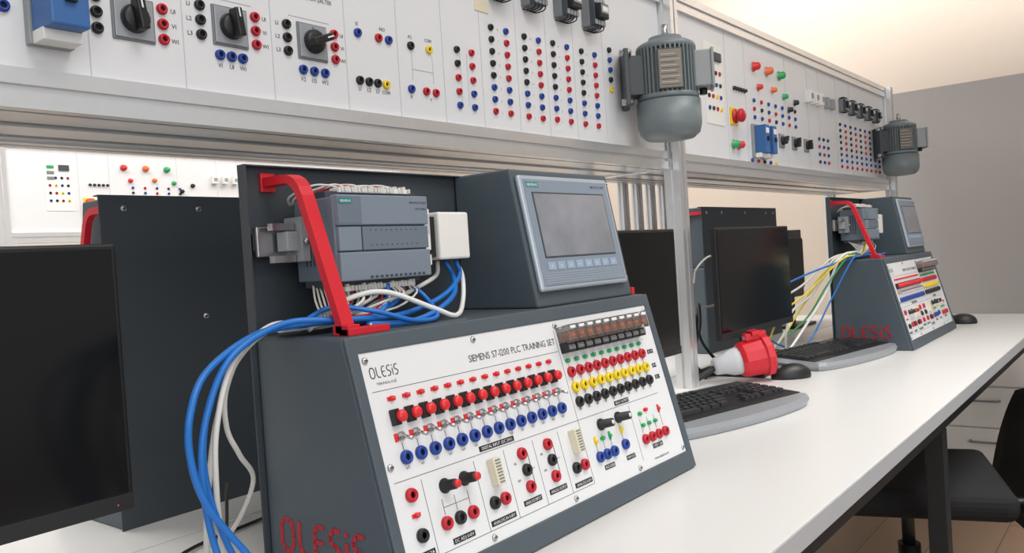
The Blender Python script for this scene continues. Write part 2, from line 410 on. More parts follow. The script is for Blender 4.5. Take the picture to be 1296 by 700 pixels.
for i in range(6):
    w=MB();x=.02+i*.003;w.tube([(.058+i*.004,.19,.345),(.04+i*.003,.165-.004*i,.325),(.036+.004*i,.15,.30),(.03+.002*i,.17,.2915)],.0014,'wire',6,4);ob('wire',w,st,Matrix())
for i in range(10):
    w=MB();x=.078+i*.010;w.tube([(x,.152,.456),(x-.004,.158+random.uniform(0,.01),.460+random.uniform(0,.003)),(x-.02,.18,.460+random.uniform(-.003,.002)),(x-.035,.205,.450),(.056+i*.002,.22,.44)],.0014,'redc' if i in(2,7) else 'wire',6,4)
    ob('wire',w,st,Matrix(),'thin control wire')
# HMI housing
hx0,hx1=.365,.628
hb=MB();bm=bmesh.new();pr=[(.083,ZT+.0005),(.121,.489),(.228,.489),(.228,ZT+.0005)]
vs=[bm.verts.new((x,p[0],p[1])) for x in(hx0,hx1) for p in pr]
bm.faces.new(vs[0:4]);bm.faces.new(vs[4:8])
for i in range(4): bm.faces.new((vs[i],vs[4+i],vs[4+(i+1)%4],vs[(i+1)%4]))
bmesh.ops.recalc_face_normals(bm,faces=bm.faces);bmesh.ops.bevel(bm,geom=bm.edges[:],offset=.003,segments=2,profile=.5,affect='EDGES');hb.frombm(bm,'case')
hm=ob('touch_panel_housing',hb,st,Matrix(),'dark grey wedge housing')
hl=math.hypot(.038,.2025);hsy,hsz=.038/hl,.2025/hl
MH=TR(0,.083,ZT)@Matrix(((1,0,0,0),(0,hsy,-hsz,0),(0,hsz,hsy,0),(0,0,0,1)))
bx0,bx1,bv0,bv1=.372,.610,.022,.196
d=MB();d.box(bx0,bx1,bv0,bv1,0,.009,'bezel',.004,MH,3)
d.box(bx0+.007,bx1-.007,bv0+.007,bv1-.007,.0085,.0098,'hmif',.001,MH)
for i in range(5): d.box(bx0+.014,bx1-.014,bv0+.011+i*.0035,bv0+.0118+i*.0035,.0095,.0102,'bezel',0,MH)
d.box(bx0+.012,bx0+.042,bv1-.019,bv1-.011,.0095,.0101,'teal',0,MH)
d.text('SIEMENS',.006,MH@TR(bx0+.027,bv1-.0172,.0103),'inkw','C',.026)
d.text('SIMATIC HMI',.006,MH@TR(bx1-.016,bv1-.0172,.0100),'ink','R',.04)
ob('touch_panel_frame',d,hm,Matrix(),'silver-grey bezel')
d=MB();d.box(bx0+.022,bx1-.022,bv0+.048,bv1-.026,.0095,.0106,'plcd',.0006,MH);d.box(bx0+.0245,bx1-.0245,bv0+.0505,bv1-.0285,.0104,.0109,'lcd',0,MH)
ob('screen',d,hm,Matrix(),'grey glass touch screen switched off')
for i in range(8):
    d=MB();x=bx0+.024+i*.0242;d.box(x,x+.019,bv0+.030,bv0+.042,.0095,.0108,'key',.0006,MH);d.text('F%d'%(i+1),.005,MH@TR(x+.0095,bv0+.034,.0111),'inkw')
    ob('function_key',d,hm,Matrix())
for x in (hx1-.009,): 
    ob('screw',scm,hm,MH@TR(x,.19,.0005));ob('screw',scm,hm,MH@TR(x,.03,.0005))

DX=2.135
st2=copy_tree(st,TR(.573+DX,.619,T))
st2['label']='dark grey training console with tangled coloured cables beside it'
SKIP=('socket','indicator_lamp','push_button','toggle_switch','relay','wire','lettering','potentiometer_knob','selector_knob','terminal_strip')
for i,xr in enumerate((.570+BW,2.535+BW)):
    o=copy_tree(st,TR(xr,1.2+BD+.003,T)@Matrix.Rotation(math.pi,4,'Z'),SKIP)
    o['label']='dark grey console on the opposite bench, screwed back plate showing'

# ================================================ cables on top level
def cable(pts,r,c,label,name='cable',off=(0,0,0)):
    p=[(a+off[0],b_+off[1],c_+T+off[2]) for a,b_,c_ in pts]
    o=Vector(p[0]);w=MB();w.tube([Vector(q)-o for q in p],r,c,10,8)
    ob(name,w,None,Matrix.Translation(o),label,'cable')
NC='network_cable'
cable([(.71,.765,.338),(.705,.76,.318),(.67,.75,.3),(.617,.745,.301),(.572,.772,.3),(.514,.766,.295),(.449,.75,.268),(.42,.737,.232),(.417,.738,.189),(.43,.737,.14),(.468,.735,.081),(.505,.72,.02),(.49,.62,.005),(.45,.5,.005)],.0036,'bluec','thick blue network cable looping off the console',NC)
cable([(.862,.785,.362),(.858,.777,.340),(.80,.758,.315),(.72,.752,.299),(.62,.735,.302),(.55,.757,.305),(.48,.753,.279),(.446,.75,.228),(.434,.749,.168),(.444,.749,.087),(.46,.72,.01),(.44,.55,.005)],.0036,'bluec','thick blue network cable hanging down to the desk',NC)
cable([(.735,.77,.338),(.73,.765,.32),(.68,.765,.301),(.60,.785,.298),(.535,.78,.297),(.470,.765,.255),(.445,.76,.2),(.45,.765,.14),(.47,.76,.07),(.50,.75,.006),(.48,.68,.005)],.0034,'bluec','blue network cable hanging beside the console',NC)
cable([(.66,.785,.34),(.65,.78,.31),(.60,.79,.2985),(.55,.79,.297),(.496,.775,.268),(.474,.78,.213),(.466,.789,.156),(.472,.811,.105),(.49,.85,.03),(.52,.9,.006)],.0034,'wire','white network cable draped over the console edge',NC)
cable([(.645,.79,.34),(.64,.778,.315),(.59,.775,.303),(.54,.775,.302),(.485,.762,.27),(.458,.756,.21),(.455,.76,.15),(.465,.775,.09),(.48,.80,.02),(.46,.86,.005)],.003,'wire','grey-white network cable draped over the console edge',NC)
cable([(.675,.79,.34),(.66,.785,.312),(.60,.80,.2985),(.53,.79,.292),(.49,.783,.245),(.49,.79,.2),(.51,.801,.165),(.55,.84,.12),(.553,.9,.05),(.545,.97,.006)],.0028,'wire','white cable curving behind the console',NC)
cable([(.865,.79,.362),(.870,.782,.34),(.848,.764,.306),(.80,.734,.290),(.76,.736,.303),(.695,.752,.3286),(.645,.765,.324),(.61,.79,.300)],.0034,'white','white network cable looping by the touch panel housing',NC)
cable([(.845,.79,.362),(.848,.78,.342),(.825,.758,.318),(.77,.738,.300),(.71,.728,.2910),(.65,.74,.2935)],.0036,'bluec','short blue network cable under the switch',NC)
cable([(.83,.79,.362),(.822,.785,.345),(.79,.775,.335),(.74,.77,.322),(.69,.767,.31),(.64,.77,.296)],.003,'wire','short grey network cable under the switch',NC)
cable([(.755,.775,.338),(.770,.76,.318),(.76,.73,.293),(.71,.722,.2925),(.66,.735,.308),(.62,.765,.316),(.575,.77,.3)],.0030,'bluec','blue network cable lying on the console top',NC)
cable([(.45,1.0,.004),(.47,.97,.004),(.50,.90,.004),(.53,.88,.04),(.535,.87,.12)],.002,'black','thin black lead behind the console')
cable([(.35,.98,.004),(.45,.93,.004),(.56,1.02,.004),(.7,1.05,.004)],.0025,'black','thin black lead lying on the desk')
# at second console
cable([(2.93,.74,.297),(2.85,.735,.296),(2.76,.75,.297),(2.68,.80,.285),(2.56,.88,.25),(2.43,.94,.205),(2.37,.97,.14),(2.45,.96,.06),(2.6,.93,.006)],.003,'bluec','blue network cable looping off the console',NC)
cable([(2.78,.77,.335),(2.74,.77,.3),(2.69,.82,.29),(2.64,.88,.20),(2.58,.93,.12),(2.5,.96,.04),(2.4,.99,.005)],.0038,'white','white network cable draped beside the console',NC)
cable([(2.80,.77,.335),(2.75,.77,.3),(2.69,.80,.292),(2.64,.86,.24),(2.60,.91,.15),(2.53,.95,.06),(2.45,.97,.005)],.003,'yellowc','yellow network cable draped beside the console',NC)
cable([(2.79,.76,.335),(2.73,.76,.3),(2.67,.80,.291),(2.59,.88,.20),(2.49,.94,.13),(2.41,.95,.04),(2.46,.93,.005)],.0028,'yellowc','thin yellow cable looping beside the console',NC)
cable([(2.86,.76,.335),(2.78,.77,.31),(2.69,.79,.296),(2.63,.84,.21),(2.60,.90,.11),(2.5,.97,.03),(2.38,.93,.005)],.0026,'greenc','thin green cable draped beside the console',NC)
cable([(2.85,.76,.335),(2.77,.76,.30),(2.68,.77,.292),(2.62,.83,.16),(2.54,.87,.05),(2.42,.90,.005)],.0026,'bluec','thin blue cable draped beside the console',NC)
cable([(2.82,.77,.335),(2.76,.78,.3),(2.68,.83,.29),(2.62,.88,.19),(2.54,.92,.14),(2.50,.93,.07),(2.52,.94,.005)],.0034,'wire','white network cable draped beside the console',NC)
cable([(2.81,.77,.335),(2.76,.79,.31),(2.68,.84,.292),(2.60,.90,.22),(2.5,.95,.17),(2.42,.97,.09),(2.45,.98,.005)],.0036,'wire','white network cable sagging behind the console',NC)
cable([(2.83,.76,.335),(2.76,.77,.31),(2.69,.81,.296),(2.63,.85,.18),(2.57,.90,.08),(2.48,.93,.006)],.0042,'white','white network cable hanging off the console',NC)
cable([(2.55,.92,.004),(2.45,.90,.03),(2.36,.92,.03),(2.32,.88,.004)],.003,'redc','thin red lead lying on the desk')
cable([(2.6,.93,.004),(2.45,.97,.03),(2.3,1.0,.05),(2.2,1.0,.03),(2.05,.99,.004)],.004,'black','black power cable lying behind the monitor')
cable([(2.1,1.03,.26),(2.06,1.0,.3),(2.13,.99,.33),(2.2,.99,.29),(2.18,1.0,.2),(2.1,1.02,.19)],.003,'wire','white cable coil hanging behind the monitor')
cable([(1.98,1.0,.004),(2.02,1.0,.1),(2.08,1.02,.17),(2.06,1.03,.06),(2.1,1.0,.004),(2.3,1.0,.004)],.0045,'black','black cable behind the monitor')
cable([(2.02,1.04,.004),(2.05,1.0,.13),(2.1,1.02,.2),(2.12,1.03,.1),(2.2,1.0,.004)],.0045,'black','black cable behind the monitor')

# ================================================ monitors
mn=root('computer_monitor',(-.074+.257,.9,T),'black flat-screen computer monitor, switched off, on the desk','monitor',group='monitors on the benches')
w2=.257
d=MB();d.box(-w2,w2,.0,.016,.112,.404,'black',.003);d.box(-w2+.06,w2-.06,.012,.045,.15,.37,'blackm',.01);ob('monitor_housing',d,mn,Matrix())
d=MB();d.box(-w2+.006,w2-.006,-.0012,.001,.132,.398,'gloss',.0004);ob('screen',d,mn,Matrix(),'glossy black screen')
d=MB();d.box(-w2+.002,w2-.002,-.002,.001,.113,.131,'blackm',.0008);d.box(w2-.02,w2-.0185,-.0024,-.0015,.120,.1215,'orange');ob('chin_strip',d,mn,Matrix(),'matte black lower bezel')
d=MB();d.box(-.03,.03,.03,.055,.012,.24,'blackm',.006);ob('stand_neck',d,mn,Matrix())
d=MB();d.box(-.12,.12,-.05,.11,0,.012,'black',.005);ob('stand_base',d,mn,Matrix())
for x,y,r,l in ((1.4915,.9,0,'black flat monitor between the console and the rack post'),(2.228,.9,0,'black flat monitor on its stand beside coloured cables'),(3.42,1.29,math.pi,'black monitor on the opposite bench seen from behind')):
    o=copy_tree(mn,TR(x,y,T)@Matrix.Rotation(r,4,'Z'));o['label']=l

# ================================================ keyboards, mice
kb=root('computer_keyboard',(1.595,.775,T),'silver and black multimedia keyboard on the desk','keyboard',math.radians(-14),'keyboards on the desk')
KW,KD=.240,.108
d=MB();n=24;outl=[]
for i in range(n+1):
    t=i/n;x=-KW+2*KW*t;outl.append((x,-KD+.004-.026*math.sin(math.pi*t)**.7+.012*(abs(2*t-1)**8)))
outl+= [(KW,KD-.01),(KW-.012,KD),(-KW+.012,KD),(-KW,KD-.01)]
ng=len(outl)
bm=bmesh.new();vb=[bm.verts.new((x*.97,y*.96,0.001)) for x,y in outl];vm=[bm.verts.new((x,y,.012+(y+.13)*.04)) for x,y in outl];vt=[bm.verts.new((x*.975,y*.965,.021+(y+.13)*.06)) for x,y in outl]
bm.faces.new(list(reversed(vb)));bm.faces.new(vt)
for i in range(ng):
    bm.faces.new((vb[i],vb[(i+1)%ng],vm[(i+1)%ng],vm[i]));bm.faces.new((vm[i],vm[(i+1)%ng],vt[(i+1)%ng],vt[i]))
d.frombm(bm,'silver');ob('keyboard_base',d,kb,Matrix(),'silver curved base')
tl=math.atan(.06);KM=TR(0,-.002,.0215+.128*.06)@Matrix.Rotation(tl,4,'X')
d=MB();d.box(-KW+.010,KW-.010,-.074,.094,-.001,.0018,'black',.001,KM);ob('key_bed',d,kb,Matrix(),'black key bed')
def keym(w):
    k=MB();a=w/2;b2=.0082;vs=[(-a,-b2,0),(a,-b2,0),(a,b2,0),(-a,b2,0),(-a+.002,-b2+.0015,.007),(a-.002,-b2+.0015,.007),(a-.002,b2-.0025,.007),(-a+.002,b2-.0025,.007)]
    k.add(vs,[(3,2,1,0),(4,5,6,7),(0,1,5,4),(1,2,6,5),(2,3,7,6),(3,0,4,7)],'keycap');return k.mesh('key')
kms={w:keym(w) for w in(.0165,.026,.033,.036,.1)}
rows=[]
def rowk(y,x,ws):
    for w in ws:
        if w>0: rows.append((x+w/2,y,w))
        x+=abs(w)+.0024
for r in range(4):
    y=.060-.0192*(r+1)
    ws=[[.0165]*13+[.033],[.026]+[.0165]*12+[.026],[.033]+[.0165]*11+[.036],[.036]+[.0165]*10+[.036]][r]
    rowk(y,-.222,ws)
    rowk(y,.072,[.0165]*3 if r<2 else ([-.0165,.0165,-.0165] if r==3 else []))
    rowk(y,.137,[.0165]*4)
rowk(.060-.0192*5,-.222,[.026,.026,.1,.026,.026,.026]);rowk(.060-.0192*5,.072,[.0165]*3);rowk(.060-.0192*5,.137,[.033,.0165,.0165])
rowk(.066,-.222,[.0165]*1+[-.01]+[.0165]*4+[-.006]+[.0165]*4+[-.006]+[.0165]*4)
for x,y,w in rows[:100]: ob('key',kms[w],kb,KM@TR(x*1.02,y*1.06,.002))
if len(rows)>100:
    d=MB()
    for x,y,w in rows[100:]: d.box(x*1.02-w/2+.001,x*1.02+w/2-.001,y*1.06-.007,y*1.06+.006,.002,.009,'keycap',0,KM)
    ob('key_group',d,kb,Matrix(),kind='stuff')
kb2=copy_tree(kb,TR(2.50,.80,T)@Matrix.Rotation(math.radians(-10),4,'Z'))
ms=root('computer_mouse',(2.13,.785,T),'black computer mouse beside the red connector','mouse',math.radians(45),'mice on the desk')
def mouse():
    bm=bmesh.new();bmesh.ops.create_uvsphere(bm,u_segments=24,v_segments=14,radius=1)
    for v in bm.verts:
        x,y,z=v.co; v.co=Vector((x*.031*(1-.12*y),y*.054,max(z,-.15)*.032*(1-.15*y)+.006))
    m_=MB();m_.frombm(bm,'black',None,True);return m_
ob('mouse_shell',mouse(),ms,Matrix())
d=MB();d.lathe([(.006,-.003),(.006,.003)],12,'grey',TR(0,.03,.03)@Matrix.Rotation(math.pi/2,4,'Y'));ob('scroll_wheel',d,ms,Matrix())
o=copy_tree(ms,TR(3.53,.63,T)@Matrix.Rotation(math.radians(10),4,'Z'));o['label']='black computer mouse near the end of the desk'

# ================================================ red industrial connector
ax=Vector((.66,-.72,.16)).normalized()
pg=ob('industrial_connector',None,None,Matrix.Translation((2.06,.865,T+.060))@ax.to_track_quat('Z','Y').to_matrix().to_4x4(),'red and grey round industrial power connector lying on the desk','power connector')
d=MB();d.lathe([(.040,-.03),(.047,-.02),(.050,.03),(.056,.034),(.057,.048),(.052,.053),(.046,.053),(.045,.02)],12,'redp',None,False);d.f.pop();d.m.pop();d.s.pop()
d.box(-.014,.014,.046,.064,-.005,.052,'redp',.002);d.box(-.022,.022,.058,.069,.012,.034,'redp',.001)
ob('shroud',d,pg,Matrix(),'red plastic shroud')
d=MB();d.lathe([(.044,.018),(.044,.03),(0,.03)],24,'redt')
for i in range(5):
    a=i*2*math.pi/5+.3;d.lathe([(.005,.03),(.005,.05),(0,.051)],10,'steel',TR(.024*math.cos(a),.024*math.sin(a),0))
ob('pin_insert',d,pg,Matrix())
d=MB();d.lathe([(.018,-.100),(.023,-.095),(.026,-.070),(.034,-.050),(.037,-.028)],16,'inkl');ob('rear_sleeve',d,pg,Matrix(),'light grey tapered sleeve')
cable([(2.0,.93,.045),(1.955,.96,.02),(1.95,.985,.008),(2.05,1.03,.008),(2.2,1.04,.008)],.008,'black','thick black power lead of the connector')

# ================================================ desks
def desk(y0,y1,name_label,front):
    dk=root('workbench',(-.6,y0,0),name_label,'desk',group='workbenches')
    L=4.53;W=y1-y0
    d=MB();d.box(0,L,.003 if front else 0,W-(0 if front else .003),T-.028,T,'desk',.001);ob('worktop',d,dk,Matrix(),'white laminate worktop')
    d=MB()
    if front:d.box(0,L,0,.0028,T-.028,T-.0005,'edge')
    else:d.box(0,L,W-.0028,W,T-.028,T-.0005,'edge')
    ob('edge_band',d,dk,Matrix(),'light grey edge band')
    for yy in((.03,.07),(W-.07,W-.03)):
        d=MB();d.box(.02,L-.02,yy[0],yy[1],T-.078,T-.0285,'blackm',.002);ob('frame_beam',d,dk,Matrix(),'black steel beam')
    for x in(.3,2.58,4.42):
        for yy in((.03,.07),(W-.07,W-.03)):
            d=MB();d.box(x,x+.04,yy[0],yy[1],.02,T-.079,'blackm',.002);d.lathe([(.022,0),(.022,.012),(.01,.02)],14,'black',TR(x+.02,(yy[0]+yy[1])/2,0));ob('leg',d,dk,Matrix(),'black steel leg')
        d=MB();d.box(x,x+.04,.071,W-.071,T-.078,T-.0285,'blackm',.002);ob('cross_beam',d,dk,Matrix())
desk(.371,1.095,'long white laminate workbench with black steel legs',True)
desk(1.10,1.83,'long white workbench standing back to back behind the rack',False)

# ================================================ aluminium rack
k=.918
def bz(z): return .36+(z-.36)*k
def slot(w,h,nw=1,nh=1,s=.008,dp=.006):
    p=[]
    def side(a,b,n):
        a=Vector(a);b=Vector(b);L=(b-a).length;t=(b-a)/L;nr=Vector((-t.y,t.x))
        out=[a]
        for i in range(n):
            c=L*(i+.5)/n
            out+=[a+t*(c-s/2),a+t*(c-s/2)+nr*dp,a+t*(c+s/2)+nr*dp,a+t*(c+s/2)]
        return out
    x,y=w/2,h/2
    return [tuple(q) for q in side((-x,-y),(x,-y),nw)+side((x,-y),(x,y),nh)+side((x,y),(-x,y),nw)+side((-x,y),(-x,-y),nh)]
def rail(par,x0,x1,y,z,w,h,name='rail',nw=1,nh=1):
    d=MB();d.prism([(a+y,b_+z) for a,b_ in slot(w,h,nw,nh)],x0,x1,'alu');return ob(name,d,par,Matrix())
def post(par,x,y,z0,z1,w,h,name='post',nw=1,nh=1):
    d=MB();d.prism([(a+x,b_+y) for a,b_ in slot(w,h,nw,nh)],z0,z1,'alu','z');return ob(name,d,par,Matrix())
zb=bz(.6264);zt=bz(1.035);PX1=1.925;PX2=4.045
rk=root('aluminium_rack',(0,0,T),'aluminium profile rack carrying training boards above the workbench','rack')
def bay(par,x0,x1):
    for yb in(.99,1.25):
        s=-1 if yb<1.1 else 1
        rail(par,x0,x1,yb-s*.012,zb-.0225,.045,.045);rail(par,x0,x1,yb-s*.012,zt+.0225,.045,.045)
    d=MB()
    y=1.001;yy=[]
    steps=[(.018,-.042),(.010,-.030),(.030,-.040),(.008,-.026),(.036,-.038),(.010,-.028),(.030,-.042),(.008,-.026),(.034,-.040),(.010,-.030),(.037,-.042)]
    for w_,z_ in steps: yy.append((y,zb+z_));y=min(y+w_,1.2385);yy.append((y,zb+z_))
    top=[(1.2385,zb-.01),(1.001,zb-.01)]
    d.prism(yy+top,x0,x1,'alu');ob('cable_tray',d,par,Matrix(),'folded aluminium tray')
for x0,x1 in((-.6,PX1-.021),(PX1+.021,PX2-.021)): bay(rk,x0,x1)
for x in(-.62,PX1,PX2):
    post(rk,x,.978,.0,.84 if x<1.8 else 1.2 if x<3 else zt+.045,.040,.044);post(rk,x,1.255,0,zt+.045,.040,.044)
for x in (PX2,-.62,PX1):
    d=MB();d.box(x-.018,x+.018,1.001,1.231,zb-.045,zb,'alu',.001);ob('cross_bar',d,rk,Matrix())
    d=MB();d.box(x-.018,x+.018,1.001,1.231,zt,zt+.04,'alu',.001);ob('cross_bar',d,rk,Matrix())
for i in range(4):
    x=2.12+i*.082;post(rk,x,1.25,zb-.32,zb-.046,.034,.018,'hanging_profile')
# ---- training boards
rot=MB();rot.box(-.027,.027,-.027,.027,0,.003,'grey',.001);rot.box(-.0245,.0245,-.0245,.0245,.003,.005,'silver',.0008)
rot.text('0',.008,TR(0,.0165,.0052),'ink');rot.text('1',.007,TR(.016,.012,.0052),'ink')
rotm=rot.mesh('switch_plate')
rk_=MB();rk_.lathe([(.018,.005),(.017,.012),(.0135,.014),(0,.015)],20,'black');rk_.box(-.0055,.0055,-.017,.021,.012,.029,'black',.002)
rk_.box(-.001,.001,.008,.02,.029,.0295,'inkw')
rotk=rk_.mesh('rotary_knob')
ct=MB();ct.box(-.022,.022,-.03,.03,0,.022,'grey',.002);ct.box(-.0215,.0215,-.029,.029,.022,.035,'plcd',.002);ct.box(-.018,.018,-.016,.016,.035,.048,'black',.002);ct.box(-.014,.014,-.006,.012,.048,.0495,'boxg')
ct.box(-.010,.010,-.002,.008,.0495,.0502,'inkw')
for i in range(4):
    for sgn in(1,-1):
        ct.box(-.0165+i*.011-.004,-.0165+i*.011+.004,sgn*.023-.005,sgn*.023+.005,.034,.037,'silver')
        ct.tube([(-.0165+i*.011,sgn*.025,.034),(-.0165+i*.011,sgn*.036,.030),(-.0165+i*.011,sgn*.037,.010),(-.0165+i*.011,sgn*.033,.0)],.0014,'blackm' if i%2 else 'black',6,3)
ctm=ct.mesh('contactor')
bkr=MB();bkr.box(-.024,.024,-.042,.042,0,.012,'boxg',.001);bkr.box(-.021,.021,-.03,.036,.012,.062,'breaker',.0025);bkr.box(-.021,.021,-.042,-.028,.012,.04,'white',.001);bkr.box(-.006,.006,-.004,.010,.062,.068,'black',.001);bkr.box(-.015,.015,.014,.03,.0618,.063,'inkw')
bkrm=bkr.mesh('motor_breaker')
br2=MB();br2.box(-.019,.019,-.052,.052,0,.010,'boxg',.001);br2.box(-.016,.016,-.040,.046,.010,.045,'breaker',.002);br2.box(-.016,.016,-.052,-.038,.01,.03,'white',.001);br2.box(-.005,.005,-.004,.010,.045,.050,'black',.001);br2.box(-.012,.012,.02,.036,.0448,.0456,'inkw')
br2m=br2.mesh('motor_breaker')
es=MB();es.box(-.023,.023,-.023,.023,0,.004,'yellow',.001);es.lathe([(.019,.004),(.019,.008),(.011,.009),(.011,.014),(.018,.018),(.018,.026),(.012,.031),(0,.032)],22,'red');esm=es.mesh('stop')
def lampm(c):
    b=MB();b.lathe([(.013,0),(.013,.005),(.011,.006),(.0105,.018),(.006,.022),(0,.023)],18,c);b.lathe([(.0145,0),(.0145,.003)],18,'steel');return b.mesh('pilot_lamp')
PLM={c:lampm(c) for c in('redl','orange','green','black')}
MBD=Matrix(((1,0,0,0),(0,0,-1,0),(0,1,0,0),(0,0,0,1)))
def board(loc,x0,x1,label,yoff=0):
    r=root('training_board',(x0,loc[0],T),label,'training board',group='training boards on the racks')
    d=MB();d.box(0,x1-x0,0,.006,zb,zt,'board',.0008);pb_=ob('board_panel',d,r,Matrix(),'white printed panel')
    return r,pb_
def place(r,x0,name,me,x,z,rz=0,label=None,parent=None,sc_=1):
    return ob(name,me,parent or r,TR(x-x0,0,z)@MBD@Matrix.Rotation(rz,4,'Z')@Matrix.Scale(sc_,4),label)
B1,bp1=board((.99,),-.6,PX1-.025,'long white training board with switches and coloured sockets')
X0=-.6
t1=MB()
def T1(s,x,z,size=.009,al='C',w=None,m='ink'): t1.text(s,size,TR(x*k-X0,-.0006,bz(z))@MBD,m,al,w)
def L1(x0,z0,x1,z1,m='inkl',h=.0006): t1.box(min(x0,x1)*k-X0-h,max(x0,x1)*k-X0+h,-.0006,.001,bz(min(z0,z1))-h,bz(max(z0,z1))+h,m)
def S1(c,x,z): place(B1,X0,'socket',(SKM if x<1.2 else SKS)[LC[c]],x*k,bz(z),0,LC[c]+' banana socket')
place(B1,X0,'motor_breaker',bkrm,.462*k,bz(.702),0,'blue motor protection breaker')
for c,x,z in [('b',.413,.700),('b',.413,.724),('b',.500,.705),('b',.500,.727),('k',.524,.693),('k',.524,.714),('k',.524,.735),('r',.615,.693),('r',.615,.714),('r',.615,.735),
 ('k',.673,.710),('k',.673,.731),('k',.673,.752),('r',.765,.710),('r',.765,.731),('r',.765,.752),('b',.701,.685),('b',.720,.685),('b',.739,.685),
 ('k',.823,.710),('k',.823,.731),('k',.823,.752),('r',.918,.710),('r',.918,.731),('r',.918,.752),('b',.850,.684),('b',.872,.684),('b',.894,.684),
 ('b',.971,.764),('r',1.019,.763),('b',1.043,.763),('k',.969,.682),('k',.990,.682),('k',1.010,.682),('y',1.030,.682),
 ('k',1.098,.762),('y',1.146,.762),('b',1.093,.682),('r',1.132,.682),('r',1.158,.682)]: S1(c,x,z)
for i,z in enumerate((.775,.748,.720,.693,.666)):
    S1('kkrrb'[i],1.225,z);S1('rrrbb'[i],1.269,z)
cols=[1.335,1.385,1.448,1.50,1.555,1.611,1.672,1.73]
for j,x in enumerate(cols):
    seq='rbbkkkkk' if j%2==0 else 'rbbrrrrb'
    for i in range(8): S1(seq[i],x,.665+.0247*i+.003*(j>3))
for i in range(5): S1('ykbbk'[i],1.80,.765+.0247*i)
for x,z in((.573,.713),(.721,.729),(.872,.731)):
    p=place(B1,X0,'rotary_switch',rotm,x*k,bz(z),0,'rotary cam switch on silver square plate')
    ob('rotary_knob',rotk,p,Matrix.Rotation(-1.2 if x>.8 else .15,4,'Z'),'black rotary knob')
for x,z in((1.355,.935),(1.47,.935),(1.592,.934),(1.708,.932)): place(B1,X0,'contactor',ctm,x*k,bz(z),0,'black and grey contactor with looped wires')
for x,z,s in [(.509,.735,'L1'),(.509,.714,'L2'),(.509,.693,'L3'),(.632,.732,'U1'),(.632,.711,'V1'),(.632,.690,'W1'),(.656,.749,'L1'),(.656,.728,'L2'),(.656,.707,'L3'),(.782,.749,'U1'),(.782,.728,'V1'),(.782,.707,'W1'),
 (.701,.667,'V1'),(.720,.667,'U1'),(.739,.667,'W1'),(.806,.749,'L1'),(.806,.728,'L2'),(.806,.707,'L3'),(.935,.749,'U1'),(.935,.728,'V1'),(.935,.707,'W1'),(.850,.666,'V2'),(.872,.666,'U2'),(.894,.666,'W2'),
 (.971,.777,'13'),(1.03,.777,'NO'),(.969,.665,'L1'),(.990,.665,'L2'),(1.010,.665,'L3'),(1.030,.665,'COM'),(1.098,.776,'A2'),(1.146,.776,'COM'),(1.093,.665,'A'),(1.145,.665,'V'),(.485,.745,'A1'),(.400,.71,'L')]: T1(s,x,z,.008)
T1('YILDIZ - ÜÇGEN ŞALTER',.872,.80,.009,'C',.085)
for x in(.435-.05,.5125,.645,.794,.943,1.065,1.185,1.30,1.42,1.53,1.64,1.77): L1(x,.628,x,1.03)
for j,x in enumerate(cols[::2]):
    for i in range(8): T1('%d'%(i+1),x+.024,.662+.0247*i,.006)
for x0_,x1_ in((.53,.62),(.68,.76),(.83,.91)): L1(x0_,.768,x1_,.768)
L1(1.10,.70,1.10,.75);L1(1.155,.70,1.155,.75);L1(1.10,.72,1.155,.72)
for x in(1.235,1.255): L1(x,.67,x,.77)
t1.box(1.31*k-X0-.02,1.31*k-X0+.02,-.002,.001,bz(.865),bz(.89),'beige')
ob('printed_markings',t1,bp1,Matrix(),'grey printed labels and symbols')

